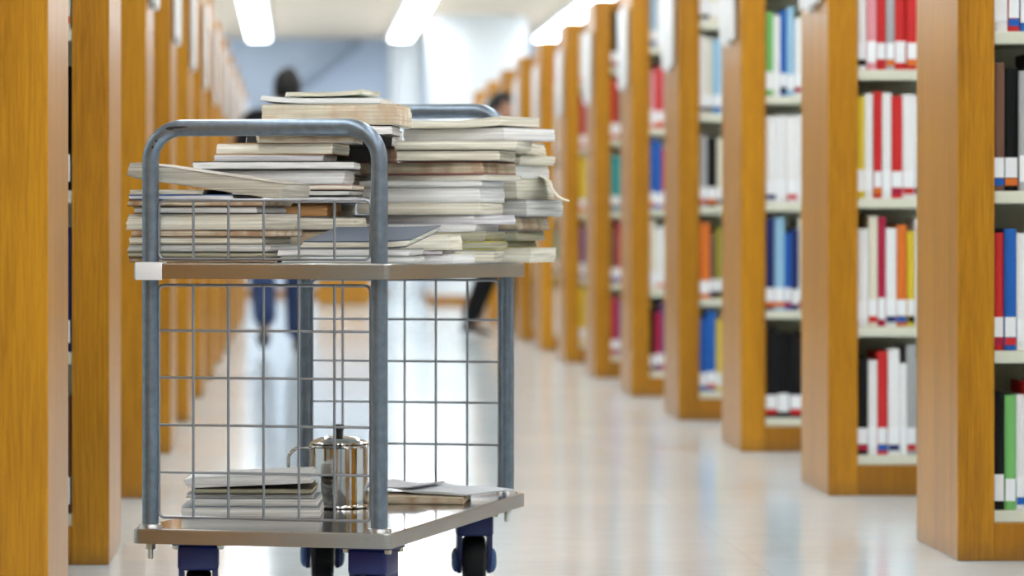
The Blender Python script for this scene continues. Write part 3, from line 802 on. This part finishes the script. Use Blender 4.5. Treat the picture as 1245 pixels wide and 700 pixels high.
# ---------------------------------------------------------------- people
def skin_obj(name, verts, edges, radii, mat, parent, root=0, sub=2):
    me = bpy.data.meshes.new(name); me.from_pydata(verts, edges, []); me.materials.append(mat)
    o = bpy.data.objects.new(name, me); C.objects.link(o); o.parent = parent
    o.modifiers.new('skin', 'SKIN'); o.modifiers['skin'].use_smooth_shade = True
    sv = me.skin_vertices[0].data
    for i, r in enumerate(radii):
        sv[i].radius = r if isinstance(r, tuple) else (r, r)
        sv[i].use_root = (i == root)
    o.modifiers.new('sub', 'SUBSURF').levels = sub; o.modifiers['sub'].render_levels = sub
    return o
class Sk:
    def __init__(s): s.v = []; s.e = []; s.r = []
    def add(s, p, r, par=None):
        s.v.append(tuple(p)); s.r.append(r)
        if par is not None: s.e.append((par, len(s.v)-1))
        return len(s.v)-1
    def chain(s, pts, par):
        for p, r in pts: par = s.add(p, r, par)
        return par
def head_mesh(bm, c, face, down=0.0, sc=1.0):
    """egg-shaped head with brow, nose, mouth, chin and ears; face = horizontal unit direction"""
    t = bmesh.new(); bmesh.ops.create_uvsphere(t, u_segments=32, v_segments=24, radius=1)
    for v in t.verts:
        x, y, z = v.co      # y = forward
        X = .074*x; Y = .094*y; Z = .118*z
        if z < 0: X *= 1-.28*(-z)**1.5; Y *= 1-.12*(-z)
        if y > .3 and z < -.1: Y += .010*(-z)
        # nose
        g = math.exp(-((x/.16)**2))*math.exp(-(((z+.18)/.17)**2))
        if y > .5: Y += .026*g
        # eye sockets
        for s in (-1, 1):
            e = math.exp(-(((x-s*.42)/.16)**2))*math.exp(-(((z-.06)/.10)**2))
            if y > .4: Y -= .012*e
        # lips
        l = math.exp(-((x/.28)**2))*math.exp(-(((z+.52)/.06)**2))
        if y > .4: Y += .006*l
        v.co = Vector((X, Y, Z))
    for s in (-1, 1):
        e = bmesh.new(); bmesh.ops.create_uvsphere(e, u_segments=12, v_segments=8, radius=1)
        for v in e.verts: v.co = Vector((s*.074+.010*v.co.x, -.008+.018*v.co.y, -.005+.032*v.co.z))
        merge(t, e)
    M = Matrix.Translation(c) @ Matrix.Rotation(math.atan2(-face[0], face[1]), 4, 'Z') @ Matrix.Rotation(-down, 4, 'X') @ Matrix.Scale(sc, 4)
    merge(bm, t, M)
    return M
def hair_mesh(M, low=-.25):
    bm = bmesh.new(); bmesh.ops.create_uvsphere(bm, u_segments=32, v_segments=24, radius=1)
    kill = [v for v in bm.verts if (v.co.y > .35 and v.co.z < .42) or v.co.z < low-.35 or (v.co.y > -.1 and v.co.z < low)]
    bmesh.ops.delete(bm, geom=kill, context='VERTS')
    rg = random.Random(3)
    for v in bm.verts:
        k = 1+rg.uniform(-.02, .03)
        v.co = Vector((.084*v.co.x*k, .104*v.co.y*k-.004, .129*v.co.z*k+.003))
    bmesh.ops.transform(bm, matrix=M, verts=bm.verts)
    return bm
def hand(sk, wrist, par, dirv, side, palm):
    """palm and five bent fingers growing from the wrist"""
    d = Vector(dirv).normalized(); s = Vector(side).normalized(); n = Vector(palm).normalized()
    w = Vector(wrist)
    pc = sk.add(w+d*.045, (.030, .016), par)
    for k, (off, L) in enumerate(((-.028, .068), (-.010, .078), (.010, .074), (.027, .058))):
        b = w+d*.085+s*off
        sk.chain([(b, .010), (b+d*L*.45+n*.010, .009), (b+d*L*.8+n*.028, .0075)], pc)
    b = w+d*.03-s*.038
    sk.chain([(b, .012), (b+d*.03-s*.014+n*.008, .010), (b+d*.056-s*.014+n*.018, .008)], pc)
def shoe(name, heel, toe, parent, up=.075, sole_tilt=0):
    """leather shoe from heel to toe (both on the sole line)"""
    h = Vector(heel); t = Vector(toe); d = (t-h); L = d.length; d.normalize()
    s = d.cross(Vector((0, 0, 1))).normalized(); u = s.cross(d).normalized()
    bm = bmesh.new(); rings = []
    prof = [(0, .024, .055), (.06, .034, .085), (.25, .037, .09), (.42, .036, .072), (.62, .044, .05), (.82, .042, .04), (.95, .028, .03), (1, .01, .015)]
    for f, hw, hh in prof:
        c = h+d*(L*f); ring = []
        for k in range(12):
            a = 2*PI*k/12
            x = hw*math.cos(a); z = hh*(.5+.5*math.sin(a))
            if math.sin(a) < -.3: x *= 1.08
            ring.append(bm.verts.new(c+s*x+u*z))
        rings.append(ring)
    for a, b in zip(rings, rings[1:]):
        for k in range(12): bm.faces.new((a[k], a[(k+1) % 12], b[(k+1) % 12], b[k]))
    bm.faces.new(rings[0][::-1]); bm.faces.new(rings[-1])
    return obj(name, bm, SHOE, parent, angle=70)
def person(label, loc, J, face, down, torso_mat, leg_mat):
    """J: joint positions in local metres"""
    t = thing('person', label, 'person', loc)
    V = lambda k: Vector(J[k])
    mid = lambda a, b, f=.5: V(a).lerp(V(b), f)
    sk = Sk()
    pel = sk.add(V('pelvis')+Vector((0, 0, .04)), (.09, .07))
    ch = sk.chain([(mid('pelvis', 'chest', .5), (.10, .075)), (V('chest'), (.115, .08)), (mid('chest', 'neck', .75), (.075, .055))], pel)
    nk = sk.chain([(V('neck'), .052), (mid('neck', 'head', .45), .052), (V('head'), (.06, .07))], ch)
    chest = ch-1
    for s in 'LR':
        sh = sk.add(V('sh'+s)-Vector((0, 0, .015)), .042, chest+1)
        el = sk.chain([(mid('sh'+s, 'el'+s), .047), (V('el'+s), .038), (mid('el'+s, 'wr'+s, .45), .036), (V('wr'+s), .025)], sh)
        d = (V('wr'+s)-V('el'+s)).normalized()
        side = d.cross(Vector((1, 0, 0))).normalized() if abs(d.x) < .8 else d.cross(Vector((0, 1, 0))).normalized()
        hand(sk, V('wr'+s), el, d, side, d.cross(side))
        sk.chain([(V('hip'+s)-Vector((0, 0, .05)), .055), (mid('hip'+s, 'kn'+s), .066), (V('kn'+s), .055), (mid('kn'+s, 'an'+s, .35), .055), (V('an'+s), .036), (Vector(J['an'+s]).lerp(Vector(J['toe'+s]), .4), .034)], pel)
    skin_obj('body', sk.v, sk.e, sk.r, SKIN, t)
    bm = bmesh.new(); M = head_mesh(bm, V('head')+Vector((0, 0, .03)), face, down)
    obj('head', bm, SKIN, t, angle=80)
    obj('hair', hair_mesh(M), HAIR, t, angle=80)
    # jacket
    g = Sk(); pz = g.add(mid('pelvis', 'chest', -.34), (.165, .13)); p0 = g.add(mid('pelvis', 'chest', -.05), (.168, .128), pz)
    c1 = g.chain([(mid('pelvis', 'chest', .45), (.16, .12)), (V('chest'), (.175, .125)), (mid('chest', 'neck', .7), (.125, .09)), (mid('chest', 'neck', .95), (.075, .07)), (mid('neck', 'head', .25), (.066, .064))], p0)
    for s in 'LR':
        sh = g.add(V('sh'+s), .074, c1-2)
        g.chain([(mid('sh'+s, 'el'+s), .063), (V('el'+s), .055), (mid('el'+s, 'wr'+s, .5), .05), (mid('el'+s, 'wr'+s, .92), .04)], sh)
    skin_obj('jacket', g.v, g.e, g.r, torso_mat, t)
    g = Sk(); p0 = g.add(mid('pelvis', 'chest', .3), (.14, .108))
    p1 = g.add(V('pelvis')-Vector((0, 0, .03)), (.15, .115), p0)
    for s in 'LR':
        g.chain([(V('hip'+s)-Vector((0, 0, .02)), .115), (mid('hip'+s, 'kn'+s), .105), (V('kn'+s), .088), (mid('kn'+s, 'an'+s, .5), .083), (mid('kn'+s, 'an'+s, 1.06), .076)], p1)
    skin_obj('trousers', g.v, g.e, g.r, leg_mat, t, root=0)
    for s in 'LR':
        shoe('shoe', J['heel'+s], J['toe'+s], t)
    return t
# walking away down the aisle: back to the camera, left foot swinging up behind
person('person in dark jacket and blue jeans walking away, seen from behind', (-.09, 23.7, 0), dict(
    pelvis=(0, 0, .93), chest=(.0, .03, 1.25), neck=(.0, .03, 1.47), head=(.04, .05, 1.555),
    shL=(-.185, .02, 1.41), elL=(-.27, -.03, 1.13), wrL=(-.235, .10, .91), shR=(.19, .04, 1.41), elR=(.265, .06, 1.13), wrR=(.255, .20, .90),
    hipL=(-.10, 0, .90), knL=(-.115, .05, .50), anL=(-.095, -.20, .19), heelL=(-.095, -.235, .175), toeL=(-.105, -.10, .03),
    hipR=(.10, 0, .90), knR=(.10, .10, .49), anR=(.10, .10, .09), heelR=(.10, .05, .005), toeR=(.11, .31, .005)),
    (.15, 1), .05, JACKET, JEANS)
# stepping into the right-hand shelves: profile, head bowed
person('person in black stepping between the right-hand bookcases with head bowed', (1.30, 27.6, 0), dict(
    pelvis=(.10, .0, .90), chest=(.15, 0, 1.22), neck=(.14, .0, 1.44), head=(.13, .0, 1.55),
    shL=(.12, .18, 1.38), elL=(.14, .25, 1.10), wrL=(.30, .20, .98), shR=(.14, -.18, 1.38), elR=(.16, -.25, 1.10), wrR=(.32, -.19, 1.0),
    hipR=(.09, -.09, .87), knR=(.05, -.10, .47), anR=(-.09, -.10, .10), heelR=(-.155, -.10, .02), toeR=(.06, -.11, .005),
    hipL=(.11, .09, .87), knL=(.28, .10, .49), anL=(.30, .10, .09), heelL=(.25, .10, .005), toeL=(.50, .11, .005)),
    (1, -.25), .35, JACKET, TROUSER)

# ---------------------------------------------------------------- light, camera
w = bpy.data.worlds.new('World'); bpy.context.scene.world = w; w.use_nodes = True
bg = w.node_tree.nodes['Background']; bg.inputs[0].default_value = (.93, .96, 1, 1); bg.inputs[1].default_value = 1.6
cam = bpy.data.cameras.new('Camera'); co = bpy.data.objects.new('Camera', cam); C.objects.link(co)
co.location = (0, 0, H); co.rotation_euler = (PI/2, 0, 0)
cam.sensor_width = 36; cam.lens = F/1245*36
cam.shift_x = (622.5-CU)/1245; cam.shift_y = -(350-CV)/1245
cam.dof.use_dof = True; cam.dof.focus_distance = 7.45; cam.dof.aperture_fstop = 4.5
cam.clip_end = 200
sc = bpy.context.scene; sc.camera = co
sc.view_settings.view_transform = 'Standard'; sc.view_settings.look = 'None'
sc.view_settings.exposure = .22; sc.view_settings.gamma = 1; sc.view_settings.use_curve_mapping = False
sc.cycles.max_bounces = 8; sc.cycles.diffuse_bounces = 4; sc.cycles.glossy_bounces = 4
